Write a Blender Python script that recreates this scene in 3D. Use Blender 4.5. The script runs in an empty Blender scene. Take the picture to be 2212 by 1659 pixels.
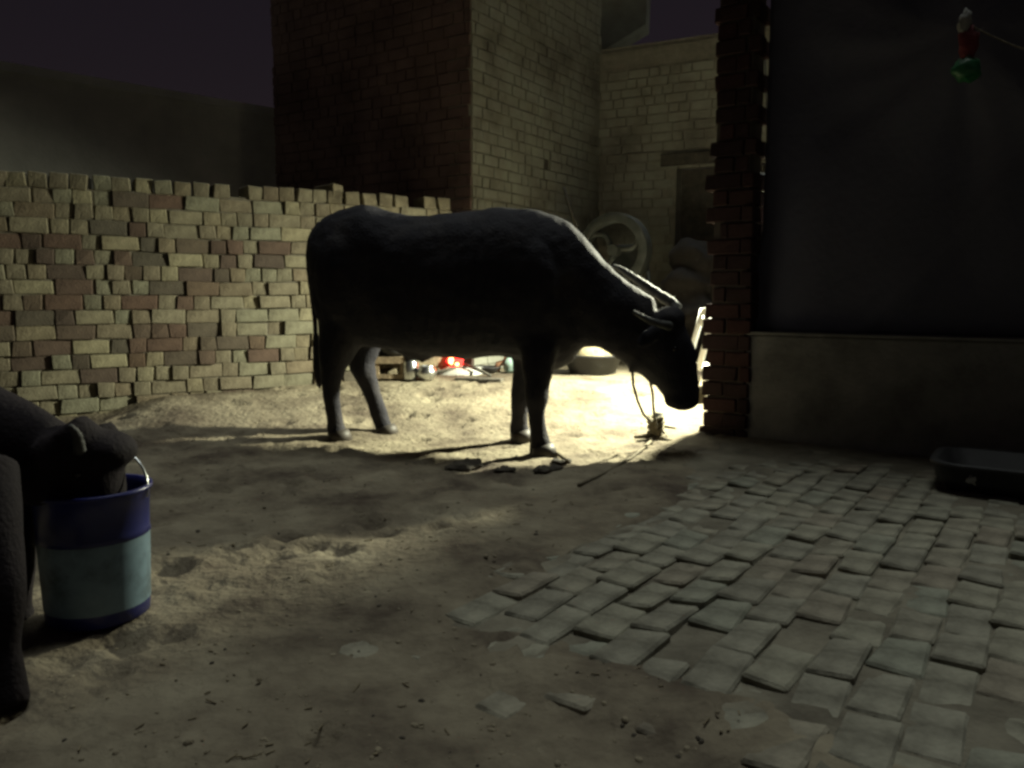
import bpy, bmesh, math, random
from mathutils import Vector, Matrix, Quaternion, noise
random.seed(11)
S = bpy.context.scene
COL = S.collection
R = math.radians

# ---------------------------------------------------------------- camera, sky, sun, exposure
CAM_H, F_PX, PITCH = 0.87, 1703.0, 6.42
cam_d = bpy.data.cameras.new('camera'); cam = bpy.data.objects.new('camera', cam_d); COL.objects.link(cam)
cam.location = (0, 0, CAM_H); cam.rotation_euler = (R(90 - PITCH), 0, 0)
cam_d.sensor_width = 36; cam_d.lens = F_PX / 2212 * 36; cam_d.clip_start = 0.05; cam_d.clip_end = 400
S.camera = cam

SUN_DIR = Vector((0.10, 0.24, 0.96)).normalized()
world = bpy.data.worlds.new('World'); S.world = world; world.use_nodes = True
wn, wl = world.node_tree.nodes, world.node_tree.links
wn.clear()
sky = wn.new('ShaderNodeTexSky'); sky.sky_type = 'NISHITA'; sky.sun_disc = False
sky.sun_elevation = math.asin(SUN_DIR.z); sky.sun_rotation = math.atan2(SUN_DIR.x, SUN_DIR.y)
tint = wn.new('ShaderNodeMix'); tint.data_type = 'RGBA'; tint.blend_type = 'MULTIPLY'; tint.inputs[0].default_value = 1
tint.inputs[7].default_value = (1.0, 0.52, 0.45, 1)
bg = wn.new('ShaderNodeBackground'); bg.inputs[1].default_value = 0.0046
wo = wn.new('ShaderNodeOutputWorld')
wl.new(sky.outputs[0], tint.inputs[6]); wl.new(tint.outputs[2], bg.inputs[0]); wl.new(bg.outputs[0], wo.inputs[0])
sun_d = bpy.data.lights.new('night_glow', 'SUN'); sun_d.energy = 1.0; sun_d.angle = R(25); sun_d.color = (0.94, 1.0, 0.93)
sun = bpy.data.objects.new('night_glow', sun_d); COL.objects.link(sun)
sun.rotation_euler = SUN_DIR.to_track_quat('Z', 'Y').to_euler()
LAMP = Vector((1.71, 5.62, 1.62))
LAMP_AIM = Vector((0.58, 5.32, 0.05))
LAMP_W = 1800
S.view_settings.view_transform = 'Standard'; S.view_settings.look = 'None'
S.view_settings.exposure = 0; S.view_settings.gamma = 1; S.view_settings.use_curve_mapping = False
S.cycles.filter_width = 2.9
S.cycles.max_bounces = 6; S.cycles.diffuse_bounces = 4
S.cycles.sample_clamp_indirect = 4.0
S.cycles.use_denoising = True

# ---------------------------------------------------------------- pixel -> world (pixels of a 2212 x 1659 view)
_p = R(PITCH)
_F, _U = Vector((0, math.cos(_p), -math.sin(_p))), Vector((0, math.sin(_p), math.cos(_p)))
def ray(x, y): return _F + Vector((1, 0, 0)) * ((x - 1106) / F_PX) - _U * ((y - 829.5) / F_PX)
def at(x, y, Y):
    r = ray(x, y); return Vector((0, 0, CAM_H)) + r * (Y / r.y)
def gnd(x, y, z=0.0):
    r = ray(x, y); return Vector((0, 0, CAM_H)) + r * ((z - CAM_H) / r.z)
def project(v):
    d = Vector(v) - Vector((0, 0, CAM_H)); f = d.dot(_F)
    if f < 0.05: return None
    return 1106 + d.x / f * F_PX, 829.5 - d.dot(_U) / f * F_PX, f
def sst(a, b, x):
    t = min(1, max(0, (x - a) / (b - a))); return t * t * (3 - 2 * t)
def nz(x, y, z=0.0): return noise.noise(Vector((x, y, z)))

# ---------------------------------------------------------------- object helpers
def link(name, me, mat=None, parent=None):
    o = bpy.data.objects.new(name, me); COL.objects.link(o)
    if mat is not None and not me.materials: me.materials.append(mat)
    if parent is not None: o.parent = parent
    return o
def tag(o, label, cat, group=None):
    o['label'] = label; o['category'] = cat
    if group: o['group'] = group
    return o
def thing(name, loc, label, cat, group=None):
    o = bpy.data.objects.new(name, None); COL.objects.link(o); o.location = loc; o.empty_display_size = 0.1
    return tag(o, label, cat, group)
class MB:
    """collects world-space geometry into one mesh"""
    def __init__(s): s.v = []; s.f = []
    def add(s, vs, fs):
        n = len(s.v); s.v += [tuple(v) for v in vs]; s.f += [tuple(i + n for i in f) for f in fs]
    def box(s, c, ax, ay, az, j=0.0):
        c = Vector(c); vs = []
        for k in (-1, 1):
            for (a, b) in ((-1, -1), (1, -1), (1, 1), (-1, 1)):
                q = c + ax * a + ay * b + az * k
                if j: q = q + Vector((random.uniform(-j, j), random.uniform(-j, j), random.uniform(-j, j)))
                vs.append(q)
        fs = [(3, 2, 1, 0), (4, 5, 6, 7), (0, 1, 5, 4), (1, 2, 6, 5), (2, 3, 7, 6), (3, 0, 4, 7)]
        s.add(vs, fs); return s
    def tube(s, pts, rad, n=10, cap=True, squash=None):
        pts = [Vector(p) for p in pts]
        if not isinstance(rad, (list, tuple)): rad = [rad] * len(pts)
        rings = []; up = None
        for i, p in enumerate(pts):
            t = (pts[min(i + 1, len(pts) - 1)] - pts[max(i - 1, 0)]).normalized()
            if up is None:
                up = Vector((0, 0, 1)) if abs(t.z) < 0.9 else Vector((1, 0, 0))
            a = t.cross(up).normalized(); b = a.cross(t).normalized(); up = b
            r = rad[i]
            ra, rb = (r, r) if not isinstance(r, tuple) else r
            rings.append([p + a * (math.cos(2 * math.pi * k / n) * ra) + b * (math.sin(2 * math.pi * k / n) * rb) for k in range(n)])
        vs = [v for r_ in rings for v in r_]; fs = []
        for i in range(len(pts) - 1):
            for k in range(n):
                k2 = (k + 1) % n
                fs.append((i * n + k, i * n + k2, (i + 1) * n + k2, (i + 1) * n + k))
        if cap:
            fs.append(tuple(reversed(range(n)))); fs.append(tuple((len(pts) - 1) * n + k for k in range(n)))
        s.add(vs, fs); return s
    def ell(s, c, ax, ay, az, n=14, m=9):
        c = Vector(c); vs = []; fs = []
        for i in range(m + 1):
            th = math.pi * i / m
            for k in range(n):
                ph = 2 * math.pi * k / n
                vs.append(c + ax * (math.sin(th) * math.cos(ph)) + ay * (math.sin(th) * math.sin(ph)) + az * math.cos(th))
        for i in range(m):
            for k in range(n):
                k2 = (k + 1) % n
                fs.append((i * n + k, (i + 1) * n + k, (i + 1) * n + k2, i * n + k2))
        s.add(vs, fs); return s
    def lathe(s, c, prof, n=32):
        c = Vector(c); vs = []; fs = []
        for (r, z) in prof:
            for k in range(n):
                a = 2 * math.pi * k / n; vs.append(c + Vector((r * math.cos(a), r * math.sin(a), z)))
        for i in range(len(prof) - 1):
            for k in range(n):
                k2 = (k + 1) % n
                fs.append((i * n + k, i * n + k2, (i + 1) * n + k2, (i + 1) * n + k))
        s.add(vs, fs); return s
    def mesh(s, name, smooth=False, origin=None):
        me = bpy.data.meshes.new(name)
        o = Vector(origin) if origin is not None else Vector((0, 0, 0))
        me.from_pydata([(v[0] - o.x, v[1] - o.y, v[2] - o.z) for v in s.v], [], s.f); me.update()
        bm = bmesh.new(); bm.from_mesh(me); bmesh.ops.remove_doubles(bm, verts=bm.verts, dist=1e-6)
        bmesh.ops.recalc_face_normals(bm, faces=bm.faces); bm.to_mesh(me); bm.free()
        if smooth:
            for p in me.polygons: p.use_smooth = True
        return me
    def build(s, name, mat, parent=None, smooth=False, bevel=0.0):
        """world-space geometry; origin moved to its parent, or to its own base"""
        if parent is not None: org = Vector(parent.matrix_basis.translation if parent.parent is None else parent.parent.matrix_basis.translation + parent.matrix_basis.translation)
        else:
            xs = [v[0] for v in s.v]; ys = [v[1] for v in s.v]
            org = Vector((sum(xs) / len(xs), sum(ys) / len(ys), min(v[2] for v in s.v)))
        me = s.mesh(name, smooth, org)
        o = link(name, me, mat, parent)
        if parent is None: o.location = org
        if bevel:
            m = o.modifiers.new('bevel', 'BEVEL'); m.width = bevel; m.segments = 2; m.limit_method = 'ANGLE'
        return o
V = Vector
def organic(mb, name, voxel, smooth=8, fac=0.5):
    """fuses overlapping closed shapes into one continuous skin"""
    me = mb.mesh(name + '_raw'); o = bpy.data.objects.new(name + '_raw', me); COL.objects.link(o)
    m = o.modifiers.new('r', 'REMESH'); m.mode = 'VOXEL'; m.voxel_size = voxel
    m2 = o.modifiers.new('s', 'SMOOTH'); m2.iterations = smooth; m2.factor = fac
    dg = bpy.context.evaluated_depsgraph_get()
    out = bpy.data.meshes.new_from_object(o.evaluated_get(dg), depsgraph=dg)
    bpy.data.objects.remove(o); bpy.data.meshes.remove(me)
    out.name = name
    for p in out.polygons: p.use_smooth = True
    return out

def roughen(me, origin, terms):
    nr = [v.normal.copy() for v in me.vertices]; out = []
    for v, n in zip(me.vertices, nr):
        w = v.co; k = sum(a * nz(w.x * f, w.y * f, w.z * f) for a, f in terms)
        p = w + n * k - origin; out += (p.x, p.y, p.z)
    me.vertices.foreach_set('co', out); me.update()

# ---------------------------------------------------------------- materials
def mat(name, c1, c2=None, scale=8.0, rough=0.85, bump=0.0, bscale=60.0, metal=0.0, detail=6.0, rnd=None, spec=None, c3=None, coords='Object'):
    m = bpy.data.materials.new(name); m.use_nodes = True
    n, l = m.node_tree.nodes, m.node_tree.links
    b = n['Principled BSDF']; b.inputs['Roughness'].default_value = rough; b.inputs['Metallic'].default_value = metal
    if spec is not None: b.inputs['Specular IOR Level'].default_value = spec
    tc = n.new('ShaderNodeTexCoord'); vec = tc.outputs[coords]
    if coords == 'World':
        pass
    if c2 is None:
        b.inputs['Base Color'].default_value = (*c1, 1); colour = None
    else:
        t = n.new('ShaderNodeTexNoise'); t.inputs['Scale'].default_value = scale; t.inputs['Detail'].default_value = detail
        t.inputs['Roughness'].default_value = 0.65
        l.new(vec, t.inputs['Vector'])
        r = n.new('ShaderNodeValToRGB'); e = r.color_ramp.elements
        e[0].position = 0.33; e[0].color = (*c1, 1); e[1].position = 0.68; e[1].color = (*c2, 1)
        if c3 is not None:
            k = e.new(0.5); k.color = (*c3, 1)
        l.new(t.outputs[0], r.inputs[0]); colour = r.outputs[0]
        if rnd:
            oi = n.new('ShaderNodeObjectInfo'); rr = n.new('ShaderNodeValToRGB'); rr.color_ramp.interpolation = 'LINEAR'
            while len(rr.color_ramp.elements) < len(rnd): rr.color_ramp.elements.new(0.5)
            for i, c in enumerate(rnd):
                rr.color_ramp.elements[i].position = i / (len(rnd) - 1); rr.color_ramp.elements[i].color = (*c, 1)
            l.new(oi.outputs['Random'], rr.inputs[0])
            mx = n.new('ShaderNodeMix'); mx.data_type = 'RGBA'; mx.blend_type = 'MULTIPLY'; mx.inputs[0].default_value = 1
            l.new(colour, mx.inputs[6]); l.new(rr.outputs[0], mx.inputs[7]); colour = mx.outputs[2]
        l.new(colour, b.inputs['Base Color'])
    if bump:
        t2 = n.new('ShaderNodeTexNoise'); t2.inputs['Scale'].default_value = bscale; t2.inputs['Detail'].default_value = 8
        l.new(vec, t2.inputs['Vector'])
        bp = n.new('ShaderNodeBump'); bp.inputs['Strength'].default_value = bump; bp.inputs['Distance'].default_value = 0.02
        l.new(t2.outputs[0], bp.inputs['Height']); l.new(bp.outputs[0], b.inputs['Normal'])
    return m
def emit(name, c, s):
    m = bpy.data.materials.new(name); m.use_nodes = True
    b = m.node_tree.nodes['Principled BSDF']; b.inputs['Base Color'].default_value = (*c, 1)
    b.inputs['Emission Color'].default_value = (*c, 1); b.inputs['Emission Strength'].default_value = s
    return m

M = {}
M['mud'] = mat('mud', (0.068, 0.053, 0.041), (0.275, 0.245, 0.175), 2.2, 0.95, 0.8, 30, detail=11, c3=(0.175, 0.15, 0.108), spec=0.15)
M['bed'] = mat('bed', (0.11, 0.098, 0.075), (0.24, 0.222, 0.168), 5, 0.95, 0.5, 50, spec=0.15)
BR = [(0.82, 0.76, 0.7), (0.9, 0.84, 0.78), (0.95, 0.97, 0.9), (0.92, 0.98, 0.92), (0.82, 0.72, 0.66), (1.25, 1.24, 1.06), (0.9, 0.86, 0.8), (1.0, 0.98, 0.88)]
M['wall_brick'] = mat('wall_brick', (0.125, 0.114, 0.088), (0.25, 0.235, 0.18), 9, 0.92, 0.35, 70, rnd=BR, spec=0.2)
M['red_shade_brick'] = mat('red_shade_brick', (0.078, 0.06, 0.05), (0.132, 0.102, 0.083), 9, 0.92, 0.35, 70, rnd=[(0.7, 0.72, 0.72), (0.85, 0.82, 0.8), (1.0, 0.86, 0.8), (0.8, 0.95, 0.9), (1.1, 1.0, 0.86)], spec=0.2)  # reddish bricks, tone lowered to carry the shade on the wall's left
M['pave_brick'] = mat('pave_brick', (0.12, 0.113, 0.09), (0.31, 0.30, 0.24), 9, 0.92, 0.45, 45, rnd=[(0.85, 0.84, 0.82), (1, 1, 0.98), (1.05, 1.05, 1.0), (0.95, 0.88, 0.84), (0.95, 1.02, 1.0)], spec=0.2)
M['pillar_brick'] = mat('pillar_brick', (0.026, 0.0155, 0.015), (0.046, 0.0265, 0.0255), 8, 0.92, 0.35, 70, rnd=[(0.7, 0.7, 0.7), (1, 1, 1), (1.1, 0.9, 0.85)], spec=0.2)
M['mortar'] = mat('mortar', (0.20, 0.19, 0.16), (0.30, 0.29, 0.24), 14, 0.95, 0.4, 60)
M['wall_dust'] = mat('wall_dust', (0.09, 0.08, 0.062), (0.16, 0.145, 0.11), 10, 0.95)
M['core'] = mat('core', (0.05, 0.042, 0.033), (0.09, 0.075, 0.055), 10, 0.95)
def house_brick():
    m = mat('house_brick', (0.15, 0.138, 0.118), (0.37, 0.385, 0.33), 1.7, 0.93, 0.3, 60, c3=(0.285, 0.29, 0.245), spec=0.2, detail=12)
    return m
M['house_brick'] = house_brick()
M['dark_brick'] = mat('dark_brick', (0.09, 0.058, 0.052), (0.20, 0.135, 0.12), 2.2, 0.93, 0.3, 60, detail=12)  # darker, redder brick tone on the house's left face
M['plaster'] = mat('plaster', (0.30, 0.305, 0.285), (0.46, 0.46, 0.43), 1.6, 0.9, 0.25, 40, detail=10)
M['plinth'] = mat('plinth', (0.11, 0.108, 0.102), (0.24, 0.235, 0.22), 3.2, 0.9, 0.3, 50, detail=10)
M['hide'] = mat('hide', (0.022, 0.022, 0.028), (0.052, 0.048, 0.05), 4, 0.8, 0.4, 70, detail=10, c3=(0.032, 0.031, 0.038), spec=0.12)
M['calf_hide'] = mat('calf_hide', (0.009, 0.007, 0.009), (0.02, 0.0155, 0.019), 6, 0.85, 0.25, 90, spec=0.15)
M['horn'] = mat('horn', (0.03, 0.032, 0.03), (0.08, 0.08, 0.075), 20, 0.7, 0.4, 50)
M['hoof'] = mat('hoof', (0.03, 0.026, 0.022), (0.06, 0.05, 0.04), 18, 0.6)
M['eye'] = mat('eye', (0.01, 0.008, 0.008), rough=0.1)
M['tarp'] = mat('tarp', (0.065, 0.065, 0.09), (0.085, 0.085, 0.115), 3, 0.75, 0.2, 25)
M['black'] = mat('black', (0.014, 0.014, 0.016), (0.026, 0.026, 0.028), 9, 0.6, 0.15, 30)
M['rope'] = mat('rope', (0.10, 0.085, 0.055), (0.2, 0.17, 0.11), 40, 0.9, 0.5, 120)
M['wood'] = mat('wood', (0.16, 0.12, 0.075), (0.30, 0.235, 0.15), 14, 0.85, 0.3, 60)
M['dark_wood'] = mat('dark_wood', (0.045, 0.042, 0.035), (0.10, 0.09, 0.07), 14, 0.85, 0.3, 60)
M['white'] = mat('white', (0.72, 0.72, 0.68), (0.8, 0.8, 0.76), 6, 0.45)
M['steel'] = mat('steel', (0.55, 0.57, 0.57), (0.68, 0.7, 0.7), 30, 0.28, metal=1.0)
M['iron'] = mat('iron', (0.05, 0.06, 0.058), (0.11, 0.12, 0.115), 10, 0.6, 0.2, 50, metal=0.3)
M['blue'] = mat('blue', (0.012, 0.016, 0.10), (0.02, 0.026, 0.17), 5, 0.35)
M['label'] = mat('label', (0.055, 0.08, 0.09), (0.24, 0.36, 0.44), 5, 0.5, detail=12, c3=(0.18, 0.28, 0.35))
M['dung'] = mat('dung', (0.03, 0.025, 0.018), (0.07, 0.058, 0.04), 14, 0.9, 0.6, 40)
M['straw'] = mat('straw', (0.13, 0.105, 0.065), (0.22, 0.185, 0.115), 20, 0.9)
M['clod'] = mat('clod', (0.15, 0.125, 0.085), (0.27, 0.235, 0.16), 12, 0.95)
M['heap'] = mat('heap', (0.30, 0.25, 0.15), (0.46, 0.40, 0.25), 18, 0.95, 0.6, 50)
M['brown_cloth'] = mat('brown_cloth', (0.011, 0.0095, 0.008), (0.026, 0.021, 0.018), 8, 0.95, 0.4, 40)
M['red_cloth'] = mat('red_cloth', (0.10, 0.015, 0.02), (0.15, 0.025, 0.03), 10, 0.9)
M['white_cloth'] = mat('white_cloth', (0.16, 0.16, 0.15), (0.24, 0.24, 0.22), 10, 0.9)
M['green'] = mat('green', (0.012, 0.10, 0.035), (0.02, 0.15, 0.05), 8, 0.5)
M['teal_cloth'] = mat('teal_cloth', (0.2, 0.3, 0.28), (0.32, 0.42, 0.38), 10, 0.9)
M['rust'] = mat('rust', (0.16, 0.08, 0.045), (0.26, 0.15, 0.085), 14, 0.9)
M['ember'] = emit('ember', (1.0, 0.025, 0.02), 4.5)
M['flame'] = emit('flame', (1.0, 0.42, 0.12), 12.0)
M['bulb'] = emit('bulb', (1.0, 0.97, 0.82), 25.0)

# ---------------------------------------------------------------- layout lines
WA, WD = V((-2.656, 4.09, 0)) * 1.25, V((0.873, 0.487, 0)).normalized()       # dry brick wall
WN = V((WD.y, -WD.x, 0))                                                       # its face, towards the yard
PU, PV = V((0.82, -0.573, 0)).normalized(), V((0.573, 0.82, 0)).normalized()   # paving and plinth axes
PAVE = [gnd(*q) for q in ((1525, 945), (1420, 1010), (1330, 1085), (1150, 1150), (1000, 1225), (830, 1300), (760, 1370), (840, 1420), (975, 1447), (1225, 1522), (1330, 1578), (1560, 1648), (1800, 1740))]
PAVE = [V((p.x, p.y, 0)) for p in PAVE] + [V((2.6, 0.2, 0)), V((4.6, 2.4, 0)), V((1.62, 4.72, 0))]
def in_pave(x, y):
    """signed distance to the paving's outline, positive inside"""
    ins = False; d = 1e9; n = len(PAVE); p = V((x, y, 0))
    for i in range(n):
        a, b = PAVE[i], PAVE[(i + 1) % n]
        if (a.y > y) != (b.y > y) and x < (b.x - a.x) * (y - a.y) / (b.y - a.y) + a.x: ins = not ins
        ab = b - a; t = min(1, max(0, (p - a).dot(ab) / ab.length_squared)); d = min(d, (p - a - ab * t).length)
    return d if ins else -d
GAP = gnd(1310, 1556); GAP.z = 0
def ground_z(x, y, fine=True):
    w = (V((x, y, 0)) - WA); dw = w.dot(WN); along = w.dot(WD)
    bank = (0.03 + 0.13 * sst(0.35, 1.0, along)) * (1 - sst(0.0, 1.7, dw)) * (1 - sst(3.4, 4.4, along))
    back = 0.20 * sst(4.7, 6.4, y)
    z = max(bank, back) if abs(x) < 8 else 0.0
    if fine:
        k = in_pave(x, y)
        q_ = 0.35 + 0.65 * sst(0.1, 0.7, -k)
        q_ *= 1 - 0.6 * sst(4.0, 4.8, y)
        z += q_ * 0.035 * nz(x * 1.3, y * 1.3, 3) + q_ * 0.022 * nz(x * 4, y * 4, 7) + q_ * (0.017 * nz(x * 9, y * 9, 1) + 0.008 * nz(x * 21, y * 21, 2))
        z -= 0.04 * sst(0.12, 0.4, k) + 0.06 * sst(0.3, 0.5, k)
        tt = (V((x, y, 0)) - GAP).dot(PV)
        z += (0.002 + 0.012 * sst(0.0, 0.2, tt)) * (1 - sst(0.1, 0.5, abs(k))) - 0.016 * (1 - sst(-0.02, 0.03, tt)) * (1 - sst(0.0, 0.4, -k)) * sst(-0.5, 0.0, x)
    return z

# ---------------------------------------------------------------- ground
def axis(a, b, st, far):
    c = []; x = a
    while x <= b: c.append(x); x += st
    out = []; st2 = st; x = a
    while x > far[0]: st2 *= 1.5; x -= st2; out.append(x)
    out2 = []; st2 = st; x = c[-1]
    while x < far[1]: st2 *= 1.5; x += st2; out2.append(x)
    return list(reversed(out)) + c + out2
gx = axis(-3.6, 2.8, 0.028, (-150, 150)); gy = axis(0.9, 7.6, 0.028, (-150, 200))
random.seed(5)
hoofs = []
for _ in range(260):
    x, y = random.uniform(-2.6, 1.7), random.uniform(1.2, 6.2)
    hoofs.append((x, y, random.uniform(0.045, 0.075), random.uniform(0.008, 0.03)))
hb = {}
for h in hoofs:
    for i in (-1, 0, 1):
        for j in (-1, 0, 1): hb.setdefault((int(h[0] * 4) + i, int(h[1] * 4) + j), []).append(h)
gv = []
for y in gy:
    for x in gx:
        near = -3.8 < x < 3 and 0.5 < y < 8
        z = ground_z(x, y, near) if -12 < x < 12 and -5 < y < 14 else 0.0
        if y > 14: z = 0.2
        if near:
            for h in hb.get((int(x * 4), int(y * 4)), ()):
                r = math.hypot(x - h[0], (y - h[1])) / h[2]
                if r < 1.6: z += -h[3] * (1 - sst(0.5, 1.0, r)) + 0.4 * h[3] * max(0, 1 - abs(r - 1.15) / 0.4)
        gv.append((x, y, z))
nx = len(gx)
gf = [(j * nx + i, j * nx + i + 1, (j + 1) * nx + i + 1, (j + 1) * nx + i) for j in range(len(gy) - 1) for i in range(nx - 1)]
gm = bpy.data.meshes.new('ground'); gm.from_pydata(gv, [], gf); gm.update()
for p in gm.polygons: p.use_smooth = True
g = link('ground', gm, M['mud']); g['kind'] = 'structure'; g['label'] = 'trampled pale mud of the farmyard'

# ---------------------------------------------------------------- bricks
def brick_variants(name, lx, ly, lz, n, matl, bev=0.006, jit=0.004):
    out = []
    for i in range(n):
        mb = MB(); mb.box((0, 0, 0), V((lx / 2, 0, 0)), V((0, ly / 2, 0)), V((0, 0, lz / 2)), jit)
        me = mb.mesh(name)
        bm = bmesh.new(); bm.from_mesh(me)
        bmesh.ops.bevel(bm, geom=bm.edges[:], offset=bev, segments=1, affect='EDGES', profile=0.6)
        bm.to_mesh(me); bm.free(); me.materials.append(matl); out.append(me)
    return out
def place_pieces(items, parent, limit=300, name='brick', stuff_name='brick_courses'):
    """items: (mesh, matrix in parent space, corner radius). Largest in view -> one object each, the rest one joined part."""
    sc = []
    for me, mx, rr in items:
        q = project((parent.matrix_basis @ mx).translation)
        if q is None or not (-60 < q[0] < 2272 and -60 < q[1] < 1719): sc.append(0)
        else: sc.append(rr / q[2])
    order = sorted(range(len(items)), key=lambda i: -sc[i])
    keep = set(i for i in order[:limit] if sc[i] > 0)
    rest = [i for i in range(len(items)) if i not in keep]
    for i in sorted(keep):
        o = bpy.data.objects.new(name, items[i][0]); COL.objects.link(o); o.parent = parent; o.matrix_basis = items[i][1]
    if rest:
        mb = MB()
        for i in rest:
            me, mx, _ = items[i]; mb.add([mx @ v.co for v in me.vertices], [tuple(p.vertices) for p in me.polygons])
        me = bpy.data.meshes.new(stuff_name); me.from_pydata(mb.v, [], mb.f); me.update()
        o = link(stuff_name, me, items[rest[0]][0].materials[0], parent); o['kind'] = 'stuff'
def frame(c, ax, ay, az):
    m = Matrix.Identity(4)
    for i in range(3): m[i][0], m[i][1], m[i][2], m[i][3] = ax[i], ay[i], az[i], c[i]
    return m
Z = V((0, 0, 1))

# pavement
pv = MB(); st0 = 0.03; idx = {}
def bed_z(x, y): k = in_pave(x, y); return -0.0045 + 0.008 * nz(x * 1.7, y * 1.7, 11) + 0.006 * nz(x * 6, y * 6, 12) + 0.004 * nz(x * 15, y * 15, 13) + 0.018 * sst(3.2, 4.4, y) - (0.03 if (V((x, y, 0)) - gnd(1310, 1556)).dot(PV) < 0.1 else 0.05) * (1 - sst(-0.02, 0.10, k))
for i in range(-40, 165):
    for j in range(0, 170):
        x, y = i * st0 - 0.8, j * st0 + 0.2
        if in_pave(x, y) > -0.03: idx[(i, j)] = len(pv.v); pv.v.append((x, y, bed_z(x, y)))
for (i, j) in list(idx):
    q = [(i, j), (i + 1, j), (i + 1, j + 1), (i, j + 1)]
    if all(k in idx for k in q): pv.f.append(tuple(idx[k] for k in q))
pave = pv.build('brick_pavement', M['bed'], None, True); pave['kind'] = 'structure'; pave['label'] = 'uneven paving of dusty worn bricks'
random.seed(21)
BW, BL = 0.112, 0.222
vs_ = brick_variants('paving_brick', BW - 0.003, BL - 0.006, 0.06, 16, M['pave_brick'], 0.007, 0.009)
items = []
org = gnd(1310, 1556); org.z = 0
for i in range(-30, 42):
    off = (BL / 2 if i % 2 else 0) + random.uniform(-0.012, 0.012)
    for j in range(-14, 26):
        c = org + PU * (i * BW) + PV * (j * BL + off)
        k = in_pave(c.x, c.y)
        if k < 0.0 or c.y < 0.55 or c.y > 5.2: continue
        if random.random() < 0.012: continue
        t = (c - org).dot(PV)
        zt = 0.006 + 0.010 * nz(c.x * 1.5, c.y * 1.5, 4) + random.uniform(-0.005, 0.005)
        zt -= 0.022 * (1 - sst(0.0, 0.55, k)) * (1 - 0.95 * sst(0.1, 0.5, c.x) if t < 0.35 else 1) * max(0, 0.75 + 0.9 * nz(c.x * 3, c.y * 3, 9))
        tilt = random.choice((0.0, 0.2, 0.4, 0.7, 1.0, 1.5, 3.0)) + random.uniform(-0.5, 0.5)
        rz = R(random.uniform(-2.2, 2.2))
        ax, ay = PU.copy(), PV.copy()
        q = Quaternion(Z, rz) @ Quaternion(PU, R(-tilt)) @ Quaternion(PV, R(random.uniform(-1.8, 1.8)))
        c.z = zt - 0.03
        mx = frame(c - pave.location, q @ ax, q @ ay, q @ Z)
        items.append((random.choice(vs_), mx, 0.13))
place_pieces(items, pave, 300, 'brick', 'brick_rows')

# dry stacked brick wall on the left
random.seed(8)
wall = thing('brick_wall', WA + WD * 1.0, 'long low wall of loosely stacked mixed red and tan bricks', 'wall')
WC = 0.1
st_ = brick_variants('stretcher_brick', 0.222, 0.11, WC - 0.003, 12, M['wall_brick'], 0.005, 0.007)
hd_ = brick_variants('header_brick', 0.107, 0.22, WC - 0.003, 12, M['wall_brick'], 0.005, 0.007)
st2 = brick_variants('stretcher_brick', 0.222, 0.11, WC - 0.003, 9, M['red_shade_brick'], 0.005, 0.007)
hd2 = brick_variants('header_brick', 0.107, 0.22, WC - 0.003, 9, M['red_shade_brick'], 0.005, 0.007)
items = []
for r_ in range(-2, 16):
    z = 0.07 + r_ * WC + WC / 2
    t = -1.0 + random.uniform(0, 0.2); last = r_ == 15
    while t < 3.15:
        h = last or random.random() < 0.58
        L = 0.115 if h else 0.231
        wob = 0.008 * nz(t * 1.2, r_ * 0.3, 5)
        a = R(random.uniform(-2.0, 2.0))
        if last:
            a = R(random.uniform(-9, 9)); L += random.choice((0, 0.004, 0.012, 0.03))
            if random.random() < 0.05: t += 0.1; continue
        c = WA + WD * (t + L / 2) + Z * (z + wob) - WN * ((0.11 if h else 0.055) + random.uniform(-0.018, 0.012))
        q = Quaternion(Z, a) @ Quaternion(WN, R(random.uniform(-1.0, 1.0) * (4 if last else 1)))
        mx = frame(c - wall.location, q @ WD, q @ (-WN), q @ Z)
        red = 0.08 + 0.66 * (1 - sst(0.8, 2.0, t)) * sst(1, 3.5, r_) * (1 - sst(11.2, 12.6, r_)) + 0.35 * nz(t * 1.6, r_ * 0.35, 2)  # reds gather in the left middle, painting the dim band into the bricks
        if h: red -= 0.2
        is_red_shade = random.random() < red
        items.append((random.choice((hd2 if h else st2) if is_red_shade else (hd_ if h else st_)), mx, 0.07 if h else 0.12))
        t += L
# a few loose ones on top
for t, dz in ((2.22, 0.0),):
    c = WA + WD * t + Z * (0.07 + 16 * WC + dz) - WN * 0.1
    q = Quaternion(Z, R(25)); items.append((hd_[0], frame(c - wall.location, q @ WD, q @ (-WN), q @ Z), 0.07))
place_pieces(items, wall, 300, 'brick', 'brick_courses')
mb = MB(); a, b = WA + WD * -1.0 - WN * 0.094, WA + WD * 3.13 - WN * 0.094
mb.box((a + b) / 2 + Z * 0.72, (b - a) / 2, WN * 0.075, Z * 0.86); mb.build('wall_core', M['wall_dust'], wall)

# ---------------------------------------------------------------- houses behind
def brick_face(parent, p0, p1, z0, z1, nrm, holes=(), course=0.098, name='brick_facing', m='house_brick'):
    """real bricks in mortar joints, one joined part (too far and dim to pick apart)"""
    d = (p1 - p0); L = d.length; d = d / L; mb = MB(); r_ = 0; z = z0
    while z + course <= z1 + 0.001:
        s = -random.uniform(0, 0.2)
        while s < L:
            w = random.choice((0.23, 0.23, 0.115)); e = min(L, s + w - 0.012); s0 = max(0, s)
            m_ = (s0 + e) / 2
            if e - s0 > 0.02 and not any(h[0] < m_ < h[1] and h[2] < z + course / 2 < h[3] for h in holes):
                mb.box(p0 + d * m_ + Z * (z + course / 2) + nrm * (-0.009 + random.uniform(-0.004, 0.007)), d * ((e - s0) / 2), nrm * 0.022, Z * (course / 2 - 0.006), 0.003)
            s += w
        z += course
    o = mb.build(name, M[m], parent); o['kind'] = 'stuff'; return o
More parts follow.
